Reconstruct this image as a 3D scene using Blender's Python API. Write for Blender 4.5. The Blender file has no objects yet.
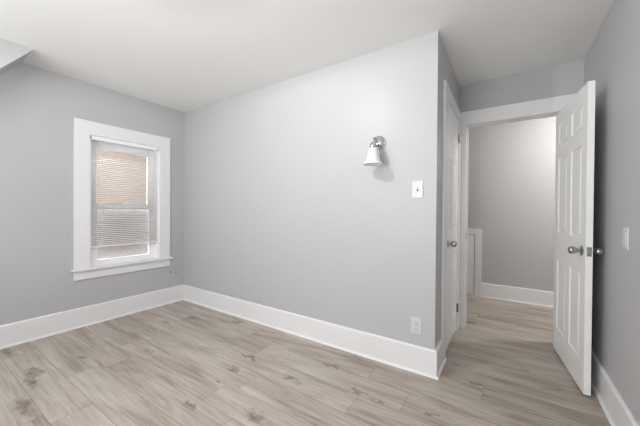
import bpy, bmesh, math, random
from mathutils import Vector, Matrix
SC = bpy.context.scene
COL = SC.collection
R = math.radians

# ------------------------------------------------------------------ camera, world, lights, exposure
CAM_H = 1.1993
cam_d = bpy.data.cameras.new('camera'); cam = bpy.data.objects.new('camera', cam_d); COL.objects.link(cam)
cam_d.sensor_fit = 'HORIZONTAL'; cam_d.sensor_width = 36.0
cam_d.lens = 284.82 / 640 * 36.0
cam_d.clip_start = 0.02
YAW, PIT, ROL = R(33.4487), R(-0.4805), R(0.4159)
fw = Vector((-math.sin(YAW)*math.cos(PIT), math.cos(YAW)*math.cos(PIT), math.sin(PIT)))
rt = Vector((math.cos(YAW), math.sin(YAW), 0)); up = rt.cross(fw)
rt2 = rt*math.cos(ROL) + up*math.sin(ROL); up2 = -rt*math.sin(ROL) + up*math.cos(ROL)
m = Matrix((rt2, up2, -fw)).transposed().to_4x4(); m.translation = Vector((0, 0, CAM_H))
cam.matrix_world = m
SC.camera = cam

SC.view_settings.view_transform = 'Standard'
SC.view_settings.look = 'None'
SC.view_settings.gamma = 1.0
SC.view_settings.use_curve_mapping = False
SC.view_settings.exposure = 0.13

world = bpy.data.worlds.new('sky'); SC.world = world
world.use_nodes = True
bgn = world.node_tree.nodes['Background']
bgn.inputs[0].default_value = (0.93, 0.96, 1.0, 1); bgn.inputs[1].default_value = 0.85

def area_light(name, loc, size, energy, color, direction, spread=math.pi):
    l = bpy.data.lights.new(name, 'AREA'); l.shape = 'RECTANGLE'; l.size, l.size_y = size
    l.energy = energy; l.color = color; l.spread = spread
    o = bpy.data.objects.new(name, l); COL.objects.link(o); o.location = loc
    o.rotation_euler = Vector(direction).to_track_quat('-Z', 'Y').to_euler()
    return o
def point_light(name, loc, energy, radius, color=(1, 1, 1)):
    l = bpy.data.lights.new(name, 'POINT'); l.energy = energy; l.shadow_soft_size = radius; l.color = color
    o = bpy.data.objects.new(name, l); COL.objects.link(o); o.location = loc
    return o
# fill lights added at an unseen rear window; daylight at the left window
area_light('rear_left_fill', (-2.65, -1.62, 1.45), (1.4, 1.5), 24, (1.0, 1.0, 1.0), (0.6, 1, 0.7))
area_light('rear_right_fill', (-0.95, -1.62, 1.45), (1.5, 1.5), 58, (1.0, 1.0, 1.0), (0.1, 1, 1.1))
area_light('left_window_daylight', (-5.3, 1.5, 3.9), (1.6, 1.6), 300, (1.0, 1.0, 1.0), (1.6, 0, -2.4), R(75))
# lamp on the bedroom ceiling (fixture built below) and an unseen lamp added to light the hall
LAMP = (-1.42, 0.78)
point_light('ceiling_lamp_light', (LAMP[0], LAMP[1], 2.440), 40, 0.02, (1.0, 1.0, 0.99))
point_light('hall_fill_light', (1.10, 3.80, 2.36), 50, 0.12, (1.0, 0.965, 0.91))

# ------------------------------------------------------------------ materials
def srgb(r, g, b):
    f = lambda c: (c/255/12.92) if c/255 <= 0.04045 else ((c/255+0.055)/1.055)**2.4
    return (f(r), f(g), f(b), 1)

def mat(name, color, rough=0.5, metal=0.0, noise=None, bump=None, spec=0.5, emit=None, trans=0.0, coat=0.0):
    """principled, with an optional slight procedural mottling (noise=(scale, amount)) and bump (scale, strength)"""
    M = bpy.data.materials.new(name); M.use_nodes = True
    nt = M.node_tree; b = nt.nodes['Principled BSDF']
    b.inputs['Base Color'].default_value = color
    b.inputs['Roughness'].default_value = rough; b.inputs['Metallic'].default_value = metal
    b.inputs['Specular IOR Level'].default_value = spec
    b.inputs['Transmission Weight'].default_value = trans
    b.inputs['Coat Weight'].default_value = coat
    if emit:
        b.inputs['Emission Color'].default_value = emit[0]; b.inputs['Emission Strength'].default_value = emit[1]
    tc = nt.nodes.new('ShaderNodeTexCoord')
    if noise:
        n = nt.nodes.new('ShaderNodeTexNoise'); n.inputs['Scale'].default_value = noise[0]; n.inputs['Detail'].default_value = 4
        nt.links.new(tc.outputs['Object'], n.inputs['Vector'])
        hsv = nt.nodes.new('ShaderNodeHueSaturation'); hsv.inputs['Color'].default_value = color
        mr = nt.nodes.new('ShaderNodeMapRange'); mr.inputs[1].default_value = 0.3; mr.inputs[2].default_value = 0.7
        mr.inputs[3].default_value = 1-noise[1]; mr.inputs[4].default_value = 1+noise[1]
        nt.links.new(n.outputs['Fac'], mr.inputs[0]); nt.links.new(mr.outputs[0], hsv.inputs['Value'])
        nt.links.new(hsv.outputs[0], b.inputs['Base Color'])
    if bump:
        n2 = nt.nodes.new('ShaderNodeTexNoise'); n2.inputs['Scale'].default_value = bump[0]; n2.inputs['Detail'].default_value = 6
        nt.links.new(tc.outputs['Object'], n2.inputs['Vector'])
        bp = nt.nodes.new('ShaderNodeBump'); bp.inputs['Strength'].default_value = bump[1]; bp.inputs['Distance'].default_value = 0.004
        nt.links.new(n2.outputs['Fac'], bp.inputs['Height']); nt.links.new(bp.outputs[0], b.inputs['Normal'])
    return M

M_WALL = mat('gray_wall_paint', srgb(189, 189, 191), 0.42, noise=(1.6, 0.012), bump=(55, 0.08), spec=0.4)
M_CEIL = mat('white_ceiling_paint', srgb(243, 243, 241), 0.75, noise=(1.3, 0.01), bump=(40, 0.08), spec=0.25)
M_TRIM = mat('white_trim_paint', srgb(234, 234, 235), 0.32, noise=(5, 0.01), bump=(25, 0.05))
M_DOOR = mat('white_door_paint', srgb(243, 243, 242), 0.36, noise=(4, 0.01), bump=(30, 0.04))
M_VINYL = mat('white_vinyl', srgb(249, 249, 250), 0.3, noise=(6, 0.006))
M_SLAT = mat('white_blind_slat', srgb(248, 248, 248), 0.4, noise=(6, 0.006))
def add_translucency(M, fac, color):
    nt = M.node_tree; o = [n for n in nt.nodes if n.type == 'OUTPUT_MATERIAL'][0]; b = nt.nodes['Principled BSDF']
    t = nt.nodes.new('ShaderNodeBsdfTranslucent'); t.inputs[0].default_value = color
    mx = nt.nodes.new('ShaderNodeMixShader'); mx.inputs[0].default_value = fac
    nt.links.new(b.outputs[0], mx.inputs[1]); nt.links.new(t.outputs[0], mx.inputs[2]); nt.links.new(mx.outputs[0], o.inputs[0])
add_translucency(M_SLAT, 0.06, (0.9, 0.9, 0.9, 1))
M_CHROME = mat('polished_chrome', (0.6, 0.6, 0.61, 1), 0.1, 1.0, noise=(9, 0.03))
M_NICKEL = mat('satin_nickel', (0.42, 0.415, 0.41, 1), 0.24, 1.0, noise=(30, 0.06))
M_DARKM = mat('dark_recess', (0.02, 0.02, 0.02, 1), 0.6, noise=(20, 0.05))
M_PLATE = mat('white_switch_plastic', srgb(212, 212, 211), 0.25, noise=(8, 0.004))
M_SHADE = mat('frosted_white_glass', srgb(236, 236, 236), 0.28, noise=(12, 0.01), coat=0.3)
M_BULB = mat('white_bulb_glass', srgb(225, 225, 222), 0.3, noise=(12, 0.01))
M_GLOBE = mat('lit_lamp_glass', (0.9, 0.9, 0.88, 1), 0.4, noise=(10, 0.01), emit=((1, 0.98, 0.95, 1), 2.5))
M_CORD = mat('blind_cord', srgb(214, 212, 208), 0.7, noise=(40, 0.03))

def glass_mat():
    M = bpy.data.materials.new('window_glass'); M.use_nodes = True; nt = M.node_tree; nt.nodes.clear()
    o = nt.nodes.new('ShaderNodeOutputMaterial'); mx = nt.nodes.new('ShaderNodeMixShader')
    t = nt.nodes.new('ShaderNodeBsdfTransparent'); g = nt.nodes.new('ShaderNodeBsdfGlossy'); g.inputs['Roughness'].default_value = 0.02
    fr = nt.nodes.new('ShaderNodeFresnel'); fr.inputs['IOR'].default_value = 1.45
    nt.links.new(fr.outputs[0], mx.inputs[0]); nt.links.new(t.outputs[0], mx.inputs[1]); nt.links.new(g.outputs[0], mx.inputs[2])
    nt.links.new(mx.outputs[0], o.inputs[0]); return M
M_GLASS = glass_mat()

def screen_mat():
    M = bpy.data.materials.new('insect_screen_mesh'); M.use_nodes = True; nt = M.node_tree; nt.nodes.clear()
    o = nt.nodes.new('ShaderNodeOutputMaterial'); mx = nt.nodes.new('ShaderNodeMixShader')
    t = nt.nodes.new('ShaderNodeBsdfTransparent'); d = nt.nodes.new('ShaderNodeBsdfDiffuse'); d.inputs[0].default_value = (0.33, 0.325, 0.33, 1)
    mx.inputs[0].default_value = 0.42
    nt.links.new(t.outputs[0], mx.inputs[1]); nt.links.new(d.outputs[0], mx.inputs[2]); nt.links.new(mx.outputs[0], o.inputs[0]); return M
M_SCREEN = screen_mat()

def brick_mat():
    M = bpy.data.materials.new('neighbour_brick'); M.use_nodes = True; nt = M.node_tree; b = nt.nodes['Principled BSDF']
    b.inputs['Roughness'].default_value = 0.9
    tc = nt.nodes.new('ShaderNodeTexCoord'); sp = nt.nodes.new('ShaderNodeSeparateXYZ'); cb = nt.nodes.new('ShaderNodeCombineXYZ')
    nt.links.new(tc.outputs['Object'], sp.inputs[0])
    nt.links.new(sp.outputs['Y'], cb.inputs['X']); nt.links.new(sp.outputs['Z'], cb.inputs['Y'])
    br = nt.nodes.new('ShaderNodeTexBrick'); br.inputs['Scale'].default_value = 1.0
    br.inputs['Brick Width'].default_value = 0.21; br.inputs['Row Height'].default_value = 0.075; br.inputs['Mortar Size'].default_value = 0.006
    br.inputs['Color1'].default_value = srgb(190, 170, 153); br.inputs['Color2'].default_value = srgb(178, 159, 146)
    br.inputs['Mortar'].default_value = srgb(188, 179, 168)
    nt.links.new(cb.outputs[0], br.inputs['Vector']); nt.links.new(br.outputs['Color'], b.inputs['Base Color'])
    return M
M_BRICK = brick_mat()

# knots of the laminate floor: (x, y, length, width)
KNOTS = [(-2.89, 0.583, 0.15, 0.05), (-2.73, 0.531, 0.163, 0.037), (-2.867, 0.858, 0.062, 0.025), (-2.42, 0.441, 0.2, 0.05), (-2.523, 1.202, 0.075, 0.037), (-3.031, 1.625, 0.062, 0.037), (-1.617, 1.016, 0.062, 0.031), (-3.485, 0.535, 0.15, 0.062), (-2.406, 2.054, 0.125, 0.037), (-1.719, 1.427, 0.075, 0.044), (-1.663, 1.268, 0.044, 0.025), (-1.287, 1.581, 0.088, 0.044), (-1.207, 1.17, 0.138, 0.062), (-1.734, 1.611, 0.15, 0.025), (-1.129, 1.878, 0.088, 0.025), (-0.835, 1.716, 0.069, 0.037), (-0.671, 1.694, 0.062, 0.025), (-1.05, 2.096, 0.1, 0.019), (-0.348, 1.774, 0.062, 0.027), (-0.19, 2.258, 0.056, 0.025), (0.107, 2.668, 0.056, 0.025), (0.266, 2.471, 0.05, 0.022), (-0.368, 2.448, 0.062, 0.031), (0.168, 3.662, 0.056, 0.031), (-0.345, 3.471, 0.125, 0.062)]

def floor_mat():
    M = bpy.data.materials.new('laminate_oak_planks'); M.use_nodes = True; nt = M.node_tree; b = nt.nodes['Principled BSDF']
    N = nt.nodes.new; L = nt.links.new
    def math_(op, a, c=None, clamp=False):
        n = N('ShaderNodeMath'); n.operation = op; n.use_clamp = clamp
        for i, v in enumerate((a, c)):
            if v is None: continue
            if isinstance(v, (int, float)): n.inputs[i].default_value = v
            else: L(v, n.inputs[i])
        return n.outputs[0]
    tc = N('ShaderNodeTexCoord'); pos = tc.outputs['Object']
    at = N('ShaderNodeAttribute'); at.attribute_name = 'plank'
    rnd = at.outputs['Fac']
    sp = N('ShaderNodeSeparateXYZ'); L(pos, sp.inputs[0])
    off = N('ShaderNodeCombineXYZ')
    L(math_('ADD', sp.outputs['X'], math_('MULTIPLY', rnd, 37.0)), off.inputs['X'])
    L(math_('ADD', sp.outputs['Y'], math_('MULTIPLY', rnd, 3.1)), off.inputs['Y'])
    L(math_('MULTIPLY', rnd, 11.0), off.inputs['Z'])
    def stretched(sx, sy, scale, detail, dist=0.0, rough=0.55):
        mp = N('ShaderNodeMapping'); mp.inputs['Scale'].default_value = (sx, sy, 1); L(off.outputs[0], mp.inputs['Vector'])
        n = N('ShaderNodeTexNoise'); n.inputs['Scale'].default_value = scale; n.inputs['Detail'].default_value = detail
        n.inputs['Distortion'].default_value = dist; n.inputs['Roughness'].default_value = rough
        L(mp.outputs[0], n.inputs['Vector']); return n.outputs['Fac']
    broad = stretched(0.9, 5.5, 1.6, 4, 0.8)
    grain = stretched(1.1, 22, 2.4, 6, 0.6)
    fine = stretched(2.5, 90, 3.0, 3, 0.2)
    cr = N('ShaderNodeValToRGB'); e = cr.color_ramp.elements
    e[0].position = 0.32; e[0].color = srgb(132, 119, 107); e[1].position = 0.66; e[1].color = srgb(199, 191, 181)
    mid = e.new(0.5); mid.color = srgb(175, 165, 154)
    v = math_('ADD', math_('MULTIPLY', broad, 0.48), math_('MULTIPLY', grain, 0.40))
    v = math_('ADD', v, math_('MULTIPLY', fine, 0.12))
    v = math_('ADD', v, math_('MULTIPLY', math_('SUBTRACT', rnd, 0.5), 0.07))
    L(v, cr.inputs[0])
    # knots: darkening falls off from each centre in warped coordinates
    wn = N('ShaderNodeTexNoise'); wn.inputs['Scale'].default_value = 17; wn.inputs['Detail'].default_value = 6
    L(pos, wn.inputs['Vector'])
    wv = N('ShaderNodeVectorMath'); wv.operation = 'SUBTRACT'; L(wn.outputs['Color'], wv.inputs[0]); wv.inputs[1].default_value = (0.5, 0.5, 0.5)
    ws = N('ShaderNodeVectorMath'); ws.operation = 'MULTIPLY'; L(wv.outputs[0], ws.inputs[0]); ws.inputs[1].default_value = (0.30, 0.13, 0)
    wa = N('ShaderNodeVectorMath'); wa.operation = 'ADD'; L(pos, wa.inputs[0]); L(ws.outputs[0], wa.inputs[1])
    field = None
    for (kx, ky, ln, wd) in KNOTS:
        s = N('ShaderNodeVectorMath'); s.operation = 'SUBTRACT'; L(wa.outputs[0], s.inputs[0]); s.inputs[1].default_value = (kx, ky, 0)
        q = N('ShaderNodeVectorMath'); q.operation = 'MULTIPLY'; L(s.outputs[0], q.inputs[0]); q.inputs[1].default_value = (1/ln, 1/wd, 0)
        l = N('ShaderNodeVectorMath'); l.operation = 'LENGTH'; L(q.outputs[0], l.inputs[0])
        field = l.outputs['Value'] if field is None else math_('MINIMUM', field, l.outputs['Value'])
    kr = N('ShaderNodeMapRange'); kr.interpolation_type = 'SMOOTHSTEP'
    kr.inputs[1].default_value = 0.1; kr.inputs[2].default_value = 1.0; kr.inputs[3].default_value = 1.0; kr.inputs[4].default_value = 0.0
    L(field, kr.inputs[0])
    kn = math_('MULTIPLY', kr.outputs[0], math_('ADD', math_('MULTIPLY', grain, 1.3), 0.0), True)
    mx = N('ShaderNodeMix'); mx.data_type = 'RGBA'; L(kn, mx.inputs['Factor']); L(cr.outputs[0], mx.inputs[6]); mx.inputs[7].default_value = srgb(96, 82, 72)
    L(mx.outputs[2], b.inputs['Base Color'])
    b.inputs['Roughness'].default_value = 0.42; b.inputs['Specular IOR Level'].default_value = 0.45
    bp = N('ShaderNodeBump'); bp.inputs['Strength'].default_value = 0.12; bp.inputs['Distance'].default_value = 0.002
    L(grain, bp.inputs['Height']); L(bp.outputs[0], b.inputs['Normal'])
    return M
M_FLOOR = floor_mat()
M_SEAM = mat('plank_seam', srgb(112, 98, 88), 0.7, noise=(20, 0.05))

# ------------------------------------------------------------------ mesh helpers
def link(name, bm, material, parent=None, smooth=False, mats=None):
    me = bpy.data.meshes.new(name); bmesh.ops.recalc_face_normals(bm, faces=bm.faces[:]); bm.to_mesh(me); bm.free()
    for mm in (mats or [material]): me.materials.append(mm)
    if smooth:
        for p in me.polygons: p.use_smooth = True
        try: me.set_sharp_from_angle(angle=R(38))
        except Exception: pass
    o = bpy.data.objects.new(name, me); COL.objects.link(o)
    if parent is not None: o.parent = parent
    return o

def tag(o, label=None, cat=None, kind=None, group=None):
    if label: o['label'] = label
    if cat: o['category'] = cat
    if kind: o['kind'] = kind
    if group: o['group'] = group
    return o

def empty(name, loc, rotz=0.0):
    o = bpy.data.objects.new(name, None); COL.objects.link(o); o.location = loc; o.rotation_euler = (0, 0, rotz)
    o.empty_display_size = 0.1; return o

def box(bm, lo, hi, bevel=0.0, mi=0):
    lo, hi = Vector(lo), Vector(hi)
    vs = [bm.verts.new((x, y, z)) for x in (lo.x, hi.x) for y in (lo.y, hi.y) for z in (lo.z, hi.z)]
    idx = [(0, 1, 3, 2), (4, 6, 7, 5), (0, 4, 5, 1), (2, 3, 7, 6), (0, 2, 6, 4), (1, 5, 7, 3)]
    fs = [bm.faces.new([vs[i] for i in f]) for f in idx]
    for f in fs: f.material_index = mi
    if bevel > 0:
        es = list({e for f in fs for e in f.edges})
        bmesh.ops.bevel(bm, geom=es, offset=bevel, segments=2, profile=0.6, affect='EDGES')
    return bm

def sbox(name, lo, hi, material, parent=None, bevel=0.0):
    return link(name, box(bmesh.new(), lo, hi, bevel), material, parent)

def lathe(bm, prof, seg=40, axis='Z', center=(0, 0, 0), closed=False):
    """prof: list of (r, h); revolve about the axis through center"""
    c = Vector(center); rings = []
    for r, hh in prof:
        ring = []
        n = 1 if r < 1e-6 else seg
        for i in range(n):
            a = 2*math.pi*i/seg; u, w = r*math.cos(a), r*math.sin(a)
            p = {'Z': (u, w, hh), 'Y': (u, hh, w), 'X': (hh, u, w)}[axis]
            ring.append(bm.verts.new(c + Vector(p)))
        rings.append(ring)
    pairs = list(zip(rings, rings[1:])) + ([(rings[-1], rings[0])] if closed else [])
    for a, b in pairs:
        for i in range(seg):
            j = (i+1) % seg
            if len(a) == 1 and len(b) == 1: continue
            if len(a) == 1: bm.faces.new((a[0], b[i], b[j]))
            elif len(b) == 1: bm.faces.new((a[i], b[0], a[j]))
            else: bm.faces.new((a[i], b[i], b[j], a[j]))
    return bm

def tube(bm, pts, rad, seg=14):
    pts = [Vector(p) for p in pts]; rings = []
    prev = None
    for i, p in enumerate(pts):
        t = (pts[min(i+1, len(pts)-1)] - pts[max(i-1, 0)]).normalized()
        a = Vector((1, 0, 0)) if abs(t.x) < 0.9 else Vector((0, 1, 0))
        if prev is not None: a = prev
        n1 = (a - t*a.dot(t)).normalized(); n2 = t.cross(n1); prev = n1
        r = rad[i] if isinstance(rad, (list, tuple)) else rad
        rings.append([bm.verts.new(p + n1*r*math.cos(2*math.pi*k/seg) + n2*r*math.sin(2*math.pi*k/seg)) for k in range(seg)])
    for a, b in zip(rings, rings[1:]):
        for k in range(seg): bm.faces.new((a[k], a[(k+1) % seg], b[(k+1) % seg], b[k]))
    bm.faces.new(rings[0][::-1]); bm.faces.new(rings[-1]); return bm

def extrude_profile(bm, prof, a, b, place):
    """prof: closed list of (d, z), swept from a to b along the run; place(s, d, z) -> world point"""
    r0 = [bm.verts.new(place(a, d, z)) for d, z in prof]; r1 = [bm.verts.new(place(b, d, z)) for d, z in prof]
    n = len(prof)
    for i in range(n): bm.faces.new((r0[i], r0[(i+1) % n], r1[(i+1) % n], r1[i]))
    bm.faces.new(r0[::-1]); bm.faces.new(r1); return bm

# ------------------------------------------------------------------ room dimensions (metres)
XW, XB, XR = -3.62, -0.433, 0.526       # window wall, closet wall, right wall
D, D2, D2B, D3 = 2.177, 3.255, 3.375, 4.624   # sconce wall, doorway wall (two faces), hall wall
H, YR = 2.496, -1.5                     # ceiling, rear wall
HX0, HX1 = -2.2, 2.4                    # hall ends
T = 0.018

# ---- floor: each plank a face of its own, thin seams between
bm = bmesh.new()
lay = bm.faces.layers.float.new('plank_f')
PW, g = 0.199, 0.0009
rows = range(int((YR-0.69)/PW)-1, int((D3-0.69)/PW)+2)
rng = random.Random(11)
joints = {3: -2.12, 4: -2.12}
known = {-1: -2.12, 0: -2.61, 4: -0.795, 1: -3.75, 2: -1.60, 3: -2.72, 5: -1.75, 6: -0.83, 7: -1.35, 8: -0.62, 9: 0.585, 10: 0.67, 11: -0.47, 12: 0.70, 13: -0.50, 14: 0.62, 15: -0.28, 16: 0.55, 17: -0.62, 18: 0.22, 19: 0.66, 20: -0.45}
vals = []
for r_ in rows:
    y0, y1 = 0.69+r_*PW, 0.69+(r_+1)*PW
    x = known.get(r_, -4.0 + rng.uniform(0, 1.22))
    while x > -3.9: x -= 1.22
    while x < HX1+0.3:
        xa, xb = max(x, -3.75), min(x+1.22, HX1+0.1); x += 1.22
        ya, yb = max(y0, YR-0.1), min(y1, D3+0.1)
        if xb-xa < 0.01 or yb-ya < 0.01: continue
        q = (xa+g, ya+g, xb-g, yb-g)
        f = bm.faces.new([bm.verts.new(p) for p in ((q[0], q[1], 0), (q[2], q[1], 0), (q[2], q[3], 0), (q[0], q[3], 0))])
        f.material_index = 0; f[lay] = rng.random()
        for (a0, b0, a1, b1) in ((xa, ya, xb, ya+g), (xa, yb-g, xb, yb), (xa, ya+g, xa+g, yb-g), (xb-g, ya+g, xb, yb-g)):
            f = bm.faces.new([bm.verts.new(p) for p in ((a0, b0, 0), (a1, b0, 0), (a1, b1, 0), (a0, b1, 0))]); f.material_index = 1
vals = [f[lay] for f in bm.faces]
box(bm, (-3.75, YR-0.1, -0.06), (HX1+0.1, D3+0.1, -0.002), mi=1)
me = bpy.data.meshes.new('floor'); bm.to_mesh(me); nf = len(me.polygons); bm.free()
at = me.attributes.new('plank', 'FLOAT', 'FACE')
for i in range(nf): at.data[i].value = vals[i] if i < len(vals) else 0.0
me.materials.append(M_FLOOR); me.materials.append(M_SEAM)
fl = bpy.data.objects.new('floor', me); COL.objects.link(fl)
tag(fl, 'light greige oak laminate plank floor with dark knots', 'floor', 'structure')

# ---- ceiling and walls
def struct(o, label, cat): return tag(o, label, cat, 'structure')
struct(sbox('ceiling', (XW-0.2, YR-0.15, H), (HX1+0.1, D3+0.15, H+0.1), M_CEIL), 'flat white painted ceiling', 'ceiling')

# window wall with its opening
WY0, WY1, WZ0, WZ1 = 1.142, 1.852, 0.585, 1.970
WT = 0.20
bm = bmesh.new()
box(bm, (XW-WT, YR-0.15, -0.06), (XW, WY0, H)); box(bm, (XW-WT, WY1, -0.06), (XW, D+0.12, H))
box(bm, (XW-WT, WY0, -0.06), (XW, WY1, WZ0)); box(bm, (XW-WT, WY0, WZ1), (XW, WY1, H))
struct(link('wall_left', bm, M_WALL), 'gray painted wall around the window', 'wall')
struct(sbox('wall_back', (XW, D, -0.002), (XB-0.1, D+0.12, H), M_WALL), 'long gray painted wall carrying the wall sconce', 'wall')
# closet wall, with closet doorway
CY0, CY1, CZ = 2.515, 3.150, 2.115
bm = bmesh.new()
box(bm, (XB-0.1, D, -0.002), (XB, CY0, H)); box(bm, (XB-0.1, CY1, -0.002), (XB, D2, H)); box(bm, (XB-0.1, CY0, CZ), (XB, CY1, H))
struct(link('wall_closet', bm, M_WALL), 'narrow gray wall turning the corner and holding the closed door', 'wall')
# doorway wall with opening
OX0, OX1, OZ = -0.362, 0.385, 2.084
bm = bmesh.new()
box(bm, (HX0, D2, -0.002), (OX0-0.018, D2B, H)); box(bm, (OX1+0.018, D2, -0.002), (HX1, D2B, H)); box(bm, (OX0-0.018, D2, OZ+0.018), (OX1+0.018, D2B, H))
struct(link('wall_doorway', bm, M_WALL), 'gray wall above the open doorway to the hall', 'wall')
struct(sbox('wall_right', (XR, YR-0.15, -0.002), (XR+0.12, D2, H), M_WALL), 'gray wall behind the open white door', 'wall')
struct(sbox('wall_hall', (HX0, D3, -0.002), (HX1, D3+0.12, H), M_WALL), 'gray hall wall seen through the doorway', 'wall')
struct(sbox('wall_hall_left', (HX0-0.1, D2, -0.002), (HX0, D3+0.12, H), M_WALL), 'gray end wall of the hall', 'wall')
struct(sbox('wall_hall_right', (HX1, D2, -0.002), (HX1+0.1, D3+0.12, H), M_WALL), 'gray far end wall of the hall', 'wall')
# rear wall behind the viewpoint, with an opening added for the fill lights
bm = bmesh.new()
RX0, RX1, RZ0, RZ1 = -3.4, 0.3, 0.65, 2.25
box(bm, (XW, YR-0.15, -0.002), (RX0, YR, H)); box(bm, (RX1, YR-0.15, -0.002), (XR, YR, H))
box(bm, (RX0, YR-0.15, -0.002), (RX1, YR, RZ0)); box(bm, (RX0, YR-0.15, RZ1), (RX1, YR, H))
struct(link('wall_rear', bm, M_WALL), 'gray wall with a wide opening added for fill light opposite the sconce wall', 'wall')
# sloping bit of ceiling under the roof, at the upper left
bm = bmesh.new()
extrude_profile(bm, [(0.655, H), (-0.25, H-1.135), (-0.25, H)], XW, -3.242, lambda s, d, z: (s, d, z))
struct(link('wall_slope', bm, M_WALL), 'gray sloped roof section meeting the ceiling above the left wall', 'wall')

# ---- baseboards with shoe moulding
BH = 0.196
def base_prof(t=T): return [(0, 0), (t, 0), (t, BH-0.010), (t-0.004, BH-0.003), (t-0.010, BH), (0, BH)]
def shoe_prof(t=T):
    r = 0.014
    return [(t, 0)] + [(t + r*math.cos(a), 0.017*math.sin(a)) for a in [i*math.pi/2/5 for i in range(6)]]
def baseboard(name, a, b, place, label, ma=0, mb=0, t=T, shoe_b=None):
    """ma/mb: +1 the run grows with distance from the wall at that end (outside corner), -1 it shrinks (inside corner), 0 square end"""
    def run(prof, b=b):
        bm = bmesh.new()
        r0 = [bm.verts.new(place(a - ma*d, d, z)) for d, z in prof]; r1 = [bm.verts.new(place(b + mb*d, d, z)) for d, z in prof]
        n = len(prof)
        for i in range(n): bm.faces.new((r0[i], r0[(i+1) % n], r1[(i+1) % n], r1[i]))
        bm.faces.new(r0[::-1]); bm.faces.new(r1); return bm
    o = link(name, run(base_prof(t)), M_TRIM); tag(o, label, 'baseboard', 'structure')
    link('shoe_moulding', run(shoe_prof(t), shoe_b or b), M_TRIM, o)
    return o
baseboard('baseboard_left', YR+0.001, D-0.001, lambda s, d, z: (XW+d, s, z), 'tall white baseboard under the window', 0, -1)
baseboard('baseboard_back', XW+0.001, XB, lambda s, d, z: (s, D-d, z), 'tall white baseboard along the sconce wall', -1, 1)
CASN = 2.380     # near edge of the closet casing
baseboard('baseboard_closet', D, CASN, lambda s, d, z: (XB+d, s, z), 'short white baseboard return at the wall corner', 1, 0, shoe_b=CASN+0.10)
baseboard('baseboard_right', YR+0.001, D2-0.022, lambda s, d, z: (XR-d, s, z), 'tall white baseboard behind the open door', 0, 0)
HD0, HD1 = -0.95, -0.306    # access panel trim, outer edges
baseboard('baseboard_hall', HD1, HX1-0.001, lambda s, d, z: (s, D3-d, z), 'white baseboard along the hall wall', 0, 0)

# ---- window
win = empty('window_1', (XW, (WY0+WY1)/2, WZ0)); tag(win, 'white framed double hung window in the left wall', 'window', 'structure')
WO = Vector((XW, (WY0+WY1)/2, WZ0))
def wb(name, boxes, material, bevel=0.0, parent=win):
    bm = bmesh.new()
    for lo, hi in boxes: box(bm, Vector(lo)-WO, Vector(hi)-WO, bevel)
    return link(name, bm, material, parent)
ZS = 0.592    # top of stool
wb('casing', [((XW, 1.014, ZS), (XW+T+0.002, WY0+0.002, 2.106)), ], M_TRIM, 0.003)
wb('casing', [((XW, WY1-0.002, ZS), (XW+T+0.002, 1.980, 2.106)), ], M_TRIM, 0.003)
wb('casing', [((XW, WY0+0.002, WZ1-0.004), (XW+T+0.001, WY1-0.002, 2.105)), ], M_TRIM, 0.002)
wb('window_sill', [((XW-0.02, 0.993, ZS-0.020), (XW+0.052, 2.001, ZS))], M_TRIM, 0.005)
wb('apron', [((XW, 1.016, 0.480), (XW+T, 1.978, ZS-0.020))], M_TRIM, 0.003)
JT = 0.018
wb('jamb', [((XW-WT, WY0, WZ0), (XW+0.001, WY0+JT, WZ1)), ((XW-WT, WY1-JT, WZ0), (XW+0.001, WY1, WZ1)),
            ((XW-WT, WY0+JT, WZ1-JT), (XW+0.001, WY1-JT, WZ1)), ((XW-WT, WY0+JT, WZ0), (XW-0.02, WY1-JT, WZ0+0.012))], M_VINYL)
SY0, SY1 = WY0+JT, WY1-JT
def sash(name, x0, x1, z0, z1, st, rb, rt_):
    s = wb(name, [((x0, SY0, z0), (x1, SY0+st, z1)), ((x0, SY1-st, z0), (x1, SY1, z1)),
                  ((x0, SY0+st, z0), (x1, SY1-st, z0+rb)), ((x0, SY0+st, z1-rt_), (x1, SY1-st, z1))], M_VINYL, 0.003)
    xm = (x0+x1)/2
    wb('pane', [((xm-0.002, SY0+st-0.004, z0+rb-0.004), (xm+0.002, SY1-st+0.004, z1-rt_+0.004))], M_GLASS, 0, s)
    return s
sash('lower_sash', XW-0.085, XW-0.048, WZ0+0.012, 1.262, 0.072, 0.055, 0.055)
sash('upper_sash', XW-0.125, XW-0.088, 1.200, WZ1-JT, 0.072, 0.045, 0.10)
wb('insect_screen', [((XW-0.170, SY0, WZ0+0.012), (XW-0.169, SY1, 1.23))], M_SCREEN)
wb('screen_frame', [((XW-0.176, SY0, 1.215), (XW-0.163, SY1, 1.235)), ((XW-0.176, SY0, WZ0+0.012), (XW-0.163, SY1, WZ0+0.03))], M_VINYL)
wb('sash_lock', [((XW-0.078, 1.475, 1.262), (XW-0.055, 1.525, 1.274))], M_VINYL, 0.003)

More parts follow.
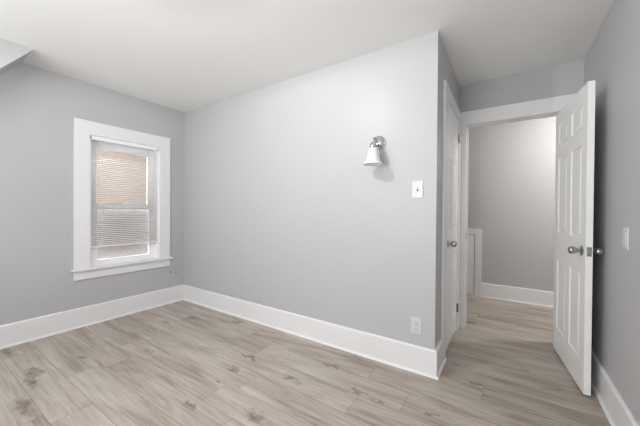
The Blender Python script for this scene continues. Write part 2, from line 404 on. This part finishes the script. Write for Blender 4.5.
# ---- mini blind (hangs in the window)
BX, BY0, BY1 = XW-0.013, 1.150, 1.846
bl = empty('mini_blind', (BX, (BY0+BY1)/2, 1.93)); tag(bl, 'white horizontal mini blind lowered most of the way down the window', 'blind')
BO = Vector((BX, (BY0+BY1)/2, 1.93))
bm = box(bmesh.new(), Vector((BX-0.014, BY0-0.003, 1.925))-BO, Vector((BX+0.014, BY1+0.003, 1.955))-BO, 0.002); link('headrail', bm, M_VINYL, bl)
bm = box(bmesh.new(), Vector((BX-0.013, BY0, 0.795))-BO, Vector((BX+0.013, BY1, 0.809))-BO, 0.003); link('bottom_rail', bm, M_VINYL, bl)
bm = bmesh.new()
pitch, tilt = 0.0207, R(12)
zz = 0.826; 
while zz < 1.915:
    n = 5; top = []; bot = []
    for k in range(n):
        u = (k/(n-1)-0.5)*0.025; crown = 0.0016*(1-(2*k/(n-1)-1)**2)
        # u>0 towards the room; the room-side edge hangs lower
        x = u*math.cos(tilt) + crown*math.sin(tilt); z = -u*math.sin(tilt) + crown*math.cos(tilt)
        top.append((x, z)); bot.append((x, z-0.0006))
    prof = top + bot[::-1]
    extrude_profile(bm, prof, BY0-BO.y, BY1-BO.y, lambda s, d, z: (d, s, z + zz - BO.z))
    zz += pitch
link('slats', bm, M_SLAT, bl)
for yy in (BY0+0.11, BY1-0.11):
    for dx in (-0.0135, 0.0135):
        bm = tube(bmesh.new(), [Vector((BX+dx, yy, 0.80))-BO, Vector((BX+dx, yy, 1.925))-BO], 0.0009, 6); link('ladder_cord', bm, M_CORD, bl)
bm = tube(bmesh.new(), [Vector((BX+0.022, BY0+0.085, 1.235))-BO, Vector((BX+0.020, BY0+0.085, 1.30))-BO, Vector((BX+0.018, BY0+0.085, 1.915))-BO], [0.0045, 0.0035, 0.0035], 8)
link('tilt_wand', bm, M_CORD, bl)
bm = lathe(bmesh.new(), [(0, 0), (0.004, 0.003), (0.005, 0.012), (0, 0.014)], 10, 'X', (0, 0, 0))
bm.free()

# ---- house next door, seen between the slats
nb = sbox('neighbouring_house', (-9.5, -3.5, -3.2), (-6.4, 9.0, 6.2), M_BRICK)
tag(nb, 'tan brick house next door showing between the blind slats', 'house')

# ---- unseen rear window, added to frame the fill lights (behind the viewpoint)
w2 = empty('fill_window_2', ((RX0+RX1)/2, YR, RZ0)); tag(w2, 'unseen wide white framed window added in the rear wall for fill light', 'window', 'structure')
bm = bmesh.new(); W2 = Vector(((RX0+RX1)/2, YR, RZ0))
for lo, hi in (((RX0, YR-0.1, RZ0), (RX0+0.05, YR-0.05, RZ1)), ((RX1-0.05, YR-0.1, RZ0), (RX1, YR-0.05, RZ1)),
               ((RX0+0.05, YR-0.1, RZ0), (RX1-0.05, YR-0.05, RZ0+0.05)), ((RX0+0.05, YR-0.1, RZ1-0.05), (RX1-0.05, YR-0.05, RZ1)),
               ((-1.025, YR-0.1, RZ0+0.05), (-0.975, YR-0.05, RZ1-0.05))):
    box(bm, Vector(lo)-W2, Vector(hi)-W2)
link('fill_window_frame', bm, M_VINYL, w2)

# ---- trim of the doorway to the hall
tr = empty('trim_1', (0, D2, 0)); tag(tr, 'white casing and jamb around the open doorway', 'door frame', 'structure')
def tb(name, lo, hi, parent, org, bevel=0.003, material=None):
    return link(name, box(bmesh.new(), Vector(lo)-Vector(org), Vector(hi)-Vector(org), bevel), material or M_TRIM, parent)
O1 = (0, D2, 0); CT = 0.02
tb('casing', (XB+0.001, D2-CT, 0), (OX0, D2-0.0005, OZ), tr, O1)
tb('casing', (OX1, D2-CT, 0), (0.500, D2-0.0005, OZ), tr, O1)
tb('head_casing', (XB+0.001, D2-CT-0.001, OZ), (0.500, D2-0.0005, 2.216), tr, O1)
tb('jamb', (OX0-0.018, D2-CT+0.002, 0), (OX0+0.001, D2B+0.01, OZ+0.018), tr, O1, 0.002)
tb('jamb', (OX1-0.001, D2-CT+0.002, 0), (OX1+0.018, D2B+0.01, OZ+0.018), tr, O1, 0.002)
tb('head_jamb', (OX0+0.001, D2-CT+0.002, OZ-0.001), (OX1-0.001, D2B+0.01, OZ+0.018), tr, O1, 0.002)
tb('door_stop', (OX0+0.001, D2+0.035, 0), (OX0+0.012, D2+0.070, OZ-0.012), tr, O1, 0.002)
st_ = tb('strike_plate', (OX0+0.0005, D2-0.004, 0.915), (OX0+0.003, D2+0.030, 0.985), tr, O1, 0.0008, M_NICKEL); st_['label'] = 'satin metal strike plate'

# ---- panelled door leaf
def panel_leaf(w, t, z0, z1, cols, rows_, inv=False):
    """leaf in local x 0..w, y -t..0 (both faces panelled), z z0..z1; recessed moulded panels"""
    bm = bmesh.new()
    xs = sorted({0, w} | {v for c in cols for v in c}); zs = sorted({z0, z1} | {v for r in rows_ for v in r})
    pan = {(c[0], r[0]) for c in cols for r in rows_}
    steps = [(0.0, 0.0), (0.007, 0.006), (0.015, 0.008), (0.022, 0.008), (0.038, 0.0025)]
    for face in (0, 1):
        yb, sg = (0.0, -1) if face == 0 else (-t, 1)
        def quad(pts):
            bm.faces.new([bm.verts.new(p) for p in pts])
        for i in range(len(xs)-1):
            for j in range(len(zs)-1):
                a, b, c, d = xs[i], xs[i+1], zs[j], zs[j+1]
                if (a, c) in pan:
                    rings = [((a+s, c+s, b-s, d-s), yb+sg*dep) for s, dep in steps]
                    for (q0, y0), (q1, y1) in zip(rings, rings[1:]):
                        P = [(q0[0], y0, q0[1]), (q0[2], y0, q0[1]), (q0[2], y0, q0[3]), (q0[0], y0, q0[3])]
                        Q = [(q1[0], y1, q1[1]), (q1[2], y1, q1[1]), (q1[2], y1, q1[3]), (q1[0], y1, q1[3])]
                        for k in range(4): quad((P[k], P[(k+1) % 4], Q[(k+1) % 4], Q[k]))
                    q, y = rings[-1]; quad(((q[0], y, q[1]), (q[2], y, q[1]), (q[2], y, q[3]), (q[0], y, q[3])))
                else:
                    quad(((a, yb, c), (b, yb, c), (b, yb, d), (a, yb, d)))
    for i in range(len(xs)-1):
        for z in (z0, z1): bm.faces.new([bm.verts.new(p) for p in ((xs[i], 0, z), (xs[i+1], 0, z), (xs[i+1], -t, z), (xs[i], -t, z))])
    for j in range(len(zs)-1):
        for x in (0, w): bm.faces.new([bm.verts.new(p) for p in ((x, 0, zs[j]), (x, 0, zs[j+1]), (x, -t, zs[j+1]), (x, -t, zs[j]))])
    bmesh.ops.remove_doubles(bm, verts=bm.verts[:], dist=0.00005)
    return bm

KNOB = [(0.0, 0.0), (0.032, 0.0), (0.033, 0.003), (0.029, 0.007), (0.016, 0.010), (0.0115, 0.014), (0.0105, 0.024), (0.0165, 0.028),
        (0.0225, 0.034), (0.0250, 0.044), (0.0252, 0.056), (0.0235, 0.065), (0.0190, 0.070), (0.0100, 0.072), (0.0, 0.0722)]
def knob(parent, x, y, z, sgn, label=None):
    prof = [(r, sgn*hh) for r, hh in KNOB]
    bm = lathe(bmesh.new(), prof, 32, 'Y', (x, y, z))
    o = link('door_knob', bm, M_NICKEL, parent, smooth=True)
    if label: o['label'] = label
    return o

# open door to the hall, hinged on the right jamb, swung into the room
ang = math.atan2(-0.735, 0.080)
LW, LT = 0.738, 0.036
d1 = empty('door_1', (0.342, 3.228, 0), ang)
tag(d1, 'open white six panel door swung against the right wall', 'door', 'structure')
# local +x runs from hinge to latch; the leaf's visible face looks to local -y ... (towards the doorway)
rows6 = [(0.215, 0.800), (1.025, 1.655), (1.765, 1.935)]
cols6 = [(0.095, 0.320), (0.418, 0.643)]
bm = panel_leaf(LW, LT, 0.014, 2.048, cols6, rows6)
for v in bm.verts: v.co.y += LT       # thickness lies on the +y side of the seen face
link('door_leaf', bm, M_DOOR, d1)
knob(d1, LW-0.062, 0.0, 0.945, -1, 'satin nickel knob facing the doorway')
knob(d1, LW-0.062, LT, 0.945, 1, 'satin nickel knob facing the right wall')
bm = box(bmesh.new(), (LW-0.001, LT/2-0.0125, 0.915), (LW+0.0015, LT/2+0.0125, 0.975), 0.0006)
lp = link('latch_plate', bm, M_NICKEL, d1)
bm = lathe(bmesh.new(), [(0.0, 0.0), (0.008, 0.0), (0.008, 0.006), (0.005, 0.010), (0, 0.010)], 16, 'X', (LW+0.001, LT/2, 0.945)); link('latch_bolt', bm, M_CHROME, lp, True)
for z in (0.25, 1.05, 1.85):
    bm = lathe(bmesh.new(), [(0, -0.045), (0.006, -0.045), (0.006, 0.045), (0, 0.045)], 14, 'Z', (-0.004, LT+0.006, z))
    link('hinge', bm, M_NICKEL, d1, True)

# ---- closet door and its trim
t2 = empty('trim_2', (XB, CY0, 0)); tag(t2, 'white casing around the closed closet door', 'door frame', 'structure')
O2 = (XB, CY0, 0)
tb('casing', (XB+0.0005, CASN, 0), (XB+0.021, CY0-0.002, 2.222), t2, O2, 0.003)
tb('casing', (XB+0.0005, CY1+0.002, 0), (XB+0.021, D2-CT-0.0015, 2.216), t2, O2, 0.003)
tb('head_casing', (XB+0.0005, CY0-0.002, CZ-0.004), (XB+0.020, CY1+0.002, 2.215), t2, O2, 0.003)
tb('jamb', (XB-0.1, CY0-0.0015, 0), (XB+0.018, CY0+0.006, CZ), t2, O2, 0.001)
tb('jamb', (XB-0.1, CY1-0.006, 0), (XB+0.018, CY1+0.0015, CZ), t2, O2, 0.001)
d2 = empty('door_2', (XB+0.010, CY0+0.009, 0), math.pi/2)
tag(d2, 'closed white panelled closet door seen edge on left of the doorway', 'door', 'structure')
CW = CY1-CY0-0.018
bm = panel_leaf(CW, 0.034, 0.032, CZ-0.006, [(0.09, CW/2-0.04), (CW/2+0.04, CW-0.09)], rows6)
for v in bm.verts: v.co.y += 0.034     # local +y is world -x: leaf lies behind its seen face
link('door_leaf', bm, M_DOOR, d2)
knob(d2, 0.055, 0.0, 0.930, -1, 'dark satin knob on the closet door')
for z in (0.235, 1.925):
    o = link('hinge', lathe(bmesh.new(), [(0, -0.045), (0.003, -0.045), (0.007, -0.040), (0.0075, 0.040), (0.003, 0.045), (0, 0.045)], 14, 'Z', (CW+0.001, -0.010, z)), M_NICKEL, d2, True)
    box_ = box(bmesh.new(), (CW-0.020, -0.0045, z-0.040), (CW+0.016, -0.0005, z+0.040), 0.0006); link('hinge_leaf', box_, M_NICKEL, o)

# ---- small access door in the hall wall
t3 = empty('trim_3', (HD1, D3, 0)); tag(t3, 'white casing around the low access door in the hall', 'door frame', 'structure')
O3 = (HD1, D3, 0); AX0, AX1, AZ = HD0+0.085, HD1-0.088, 0.868
tb('casing', (AX1, D3-0.02, 0), (HD1, D3-0.0005, 0.958), t3, O3, 0.003)
tb('casing', (HD0, D3-0.02, 0), (AX0, D3-0.0005, 0.958), t3, O3, 0.003)
tb('head_casing', (AX0, D3-0.019, AZ), (AX1, D3-0.0005, 0.957), t3, O3, 0.003)
d3 = empty('door_3', (AX0, D3, 0)); tag(d3, 'low white flush access door in the hall wall', 'door', 'structure')
O3b = (AX0, D3, 0)
tb('door_leaf', (AX0+0.005, D3-0.015, 0.022), (AX1-0.006, D3-0.001, AZ-0.006), d3, O3b, 0.002, M_DOOR)
tb('recess', (AX0+0.0005, D3-0.0015, 0.0), (AX1-0.0005, D3-0.0006, AZ-0.0005), d3, O3b, 0, M_DARKM)
tb('threshold', (AX0+0.001, D3-0.018, 0.0), (AX1-0.001, D3-0.0016, 0.018), d3, O3b, 0.002)
# ---- wall sconce
SX = -0.878
sc = empty('wall_sconce', (SX, D, 1.745)); tag(sc, 'chrome wall sconce with a white bell glass shade hanging down', 'wall lamp')
prof = [(0.0, 0.0), (0.056, 0.0), (0.058, -0.004), (0.056, -0.009), (0.046, -0.013), (0.044, -0.017), (0.030, -0.026), (0.016, -0.031), (0.0, -0.033)]
link('back_plate', lathe(bmesh.new(), prof, 48, 'Y', (0.004, -0.0005, 0)), M_CHROME, sc, True)
# arm: out of the plate, arching up and over into the socket
pts = [(0.002, -0.026, 0.0)]
for i in range(13):
    a = math.pi*i/12
    pts.append((0, -0.045-0.030*(1-math.cos(a)), 0.004+0.026*math.sin(a)))
pts.append((0, -0.105, -0.022))
link('arm', tube(bmesh.new(), pts, 0.0065, 16), M_CHROME, sc, True)
SYL = -0.105
link('socket', lathe(bmesh.new(), [(0, -0.014), (0.014, -0.014), (0.022, -0.020), (0.0265, -0.030), (0.0275, -0.052), (0.036, -0.056), (0.036, -0.061), (0.0, -0.061)], 32, 'Z', (0, SYL, 0)), M_CHROME, sc, True)
out = [(0.036, -0.060), (0.0385, -0.066), (0.0400, -0.080), (0.0425, -0.100), (0.0460, -0.120), (0.0510, -0.140), (0.0580, -0.158), (0.0680, -0.172), (0.0775, -0.181), (0.0790, -0.184)]
inn = [(r-0.0035, z+0.0005) for r, z in out[::-1]]
link('shade', lathe(bmesh.new(), out + inn, 48, 'Z', (0, SYL, 0), closed=True), M_SHADE, sc, True)['label'] = 'frosted white bell shaped glass shade'
bm = lathe(bmesh.new(), [(0, -0.061), (0.013, -0.062), (0.014, -0.082), (0.022, -0.100), (0.026, -0.118), (0.022, -0.136), (0.012, -0.146), (0, -0.148)], 24, 'Z', (0, SYL, 0))
link('bulb', bm, M_BULB, sc, True)

# ---- switches and outlet
def rounded_plate(w, hh, t=0.006):
    bm = bmesh.new(); box(bm, (-w/2, -t, -hh/2), (w/2, -0.0003, hh/2), 0.0022); return bm
def plate(name, loc, rotz, w, hh, label, cat):
    e_ = empty(name, loc, rotz); tag(e_, label, cat)
    link('cover_plate', rounded_plate(w, hh), M_PLATE, e_); return e_
def screw(p, x, z, y=-0.0062):
    link('screw', lathe(bmesh.new(), [(0, 0), (0.0033, 0), (0.0028, -0.0009), (0, -0.0012)], 12, 'Y', (x, y+0.0003, z)), M_NICKEL, p, True)
sw = plate('light_switch', (-0.566, D, 1.362), 0, 0.080, 0.126, 'white toggle light switch on the wall right of the sconce', 'light switch')
bm = box(bmesh.new(), (-0.0055, -0.0064, -0.0125), (0.0055, -0.0055, 0.0125)); link('toggle_slot', bm, M_DARKM, sw)
bm = bmesh.new(); box(bm, (-0.0042, -0.019, -0.002), (0.0042, -0.004, 0.007), 0.001); link('toggle', bm, M_PLATE, sw)
screw(sw, 0, 0.031); screw(sw, 0, -0.031)
ou = plate('electrical_outlet', (-0.565, D, 0.342), 0, 0.078, 0.122, 'white double electrical outlet low on the wall near the corner', 'outlet')
for zc in (0.0225, -0.0225):
    r_ = link('receptacle', box(bmesh.new(), (-0.0165, -0.0085, zc-0.0145), (0.0165, -0.0055, zc+0.0145), 0.002), M_PLATE, ou)
    bm = bmesh.new()
    box(bm, (-0.0085, -0.0088, zc-0.003), (-0.0060, -0.0080, zc+0.0075)); box(bm, (0.0060, -0.0088, zc-0.002), (0.0085, -0.0080, zc+0.0065))
    lathe(bm, [(0, -0.0088), (0.0028, -0.0088), (0.0028, -0.0080), (0, -0.0080)], 12, 'Y', (0, 0, zc-0.0085))
    link('slot', bm, M_DARKM, r_)
screw(ou, 0, 0)
s2 = plate('rocker_switch', (XR, 2.160, 1.064), -math.pi/2, 0.078, 0.122, 'white rocker switch on the right wall beside the open door', 'light switch')
fr_ = link('rocker_frame', box(bmesh.new(), (-0.0175, -0.0072, -0.034), (0.0175, -0.0055, 0.034), 0.001), M_PLATE, s2)
bm = bmesh.new()
extrude_profile(bm, [(-0.0060, -0.031), (-0.0076, -0.031), (-0.0084, 0.0), (-0.0092, 0.031), (-0.0060, 0.031)], -0.0155, 0.0155, lambda s, d, z: (s, d, z))
link('rocker', bm, M_PLATE, fr_)
screw(s2, 0, 0.048); screw(s2, 0, -0.048)

# ---- two small holes with dark grommets beside the window, above the baseboard
for i, (yy, zz_) in enumerate(((2.003, 0.392), (2.070, 0.379))):
    o = link('wall_grommet', lathe(bmesh.new(), [(0, 0.0), (0.0085, 0.0), (0.0080, 0.0022), (0.004, 0.0024), (0, 0.0024)], 16, 'X', (0, 0, 0)), mat('gray_grommet_%s' % 'ab'[i], srgb(96, 96, 98), 0.6, noise=(30, 0.05)), None, True)
    o.location = (XW, yy, zz_)
    tag(o, ['tiny gray spot on the wall below the window corner, nearer the window', 'tiny gray spot on the wall below the window corner, nearer the room corner'][i], 'wall grommet', None, 'spots low on the left wall')

# ---- ceiling lamp (just above the frame) and unseen hall lamp added for its light
def ceiling_lamp(loc, label, r=0.155):
    c = empty('ceiling_light', loc); tag(c, label, 'ceiling light')
    link('shielding_canopy', lathe(bmesh.new(), [(0, 0), (r, 0), (r, -0.046), (r-0.004, -0.050), (r-0.008, -0.046), (r-0.008, -0.012), (0, -0.012)], 40, 'Z'), M_CHROME, c, True)  # unseen pan, its rim deepened to keep lamp light off the ceiling
    return c
c1 = ceiling_lamp((LAMP[0], LAMP[1], H), 'round ceiling light in the middle of the room')
link('bulb', lathe(bmesh.new(), [(0, -0.012), (0.012, -0.012), (0.015, -0.016), (0.020, -0.022), (0.016, -0.028), (0, -0.031)], 24, 'Z'), M_GLOBE, c1, True)
c2 = ceiling_lamp((1.10, 3.80, H), 'unseen round ceiling light added to brighten the hall')
link('bulb', lathe(bmesh.new(), [(0, -0.012), (0.012, -0.012), (0.015, -0.016), (0.020, -0.022), (0.016, -0.028), (0, -0.031)], 24, 'Z'), M_GLOBE, c2, True)
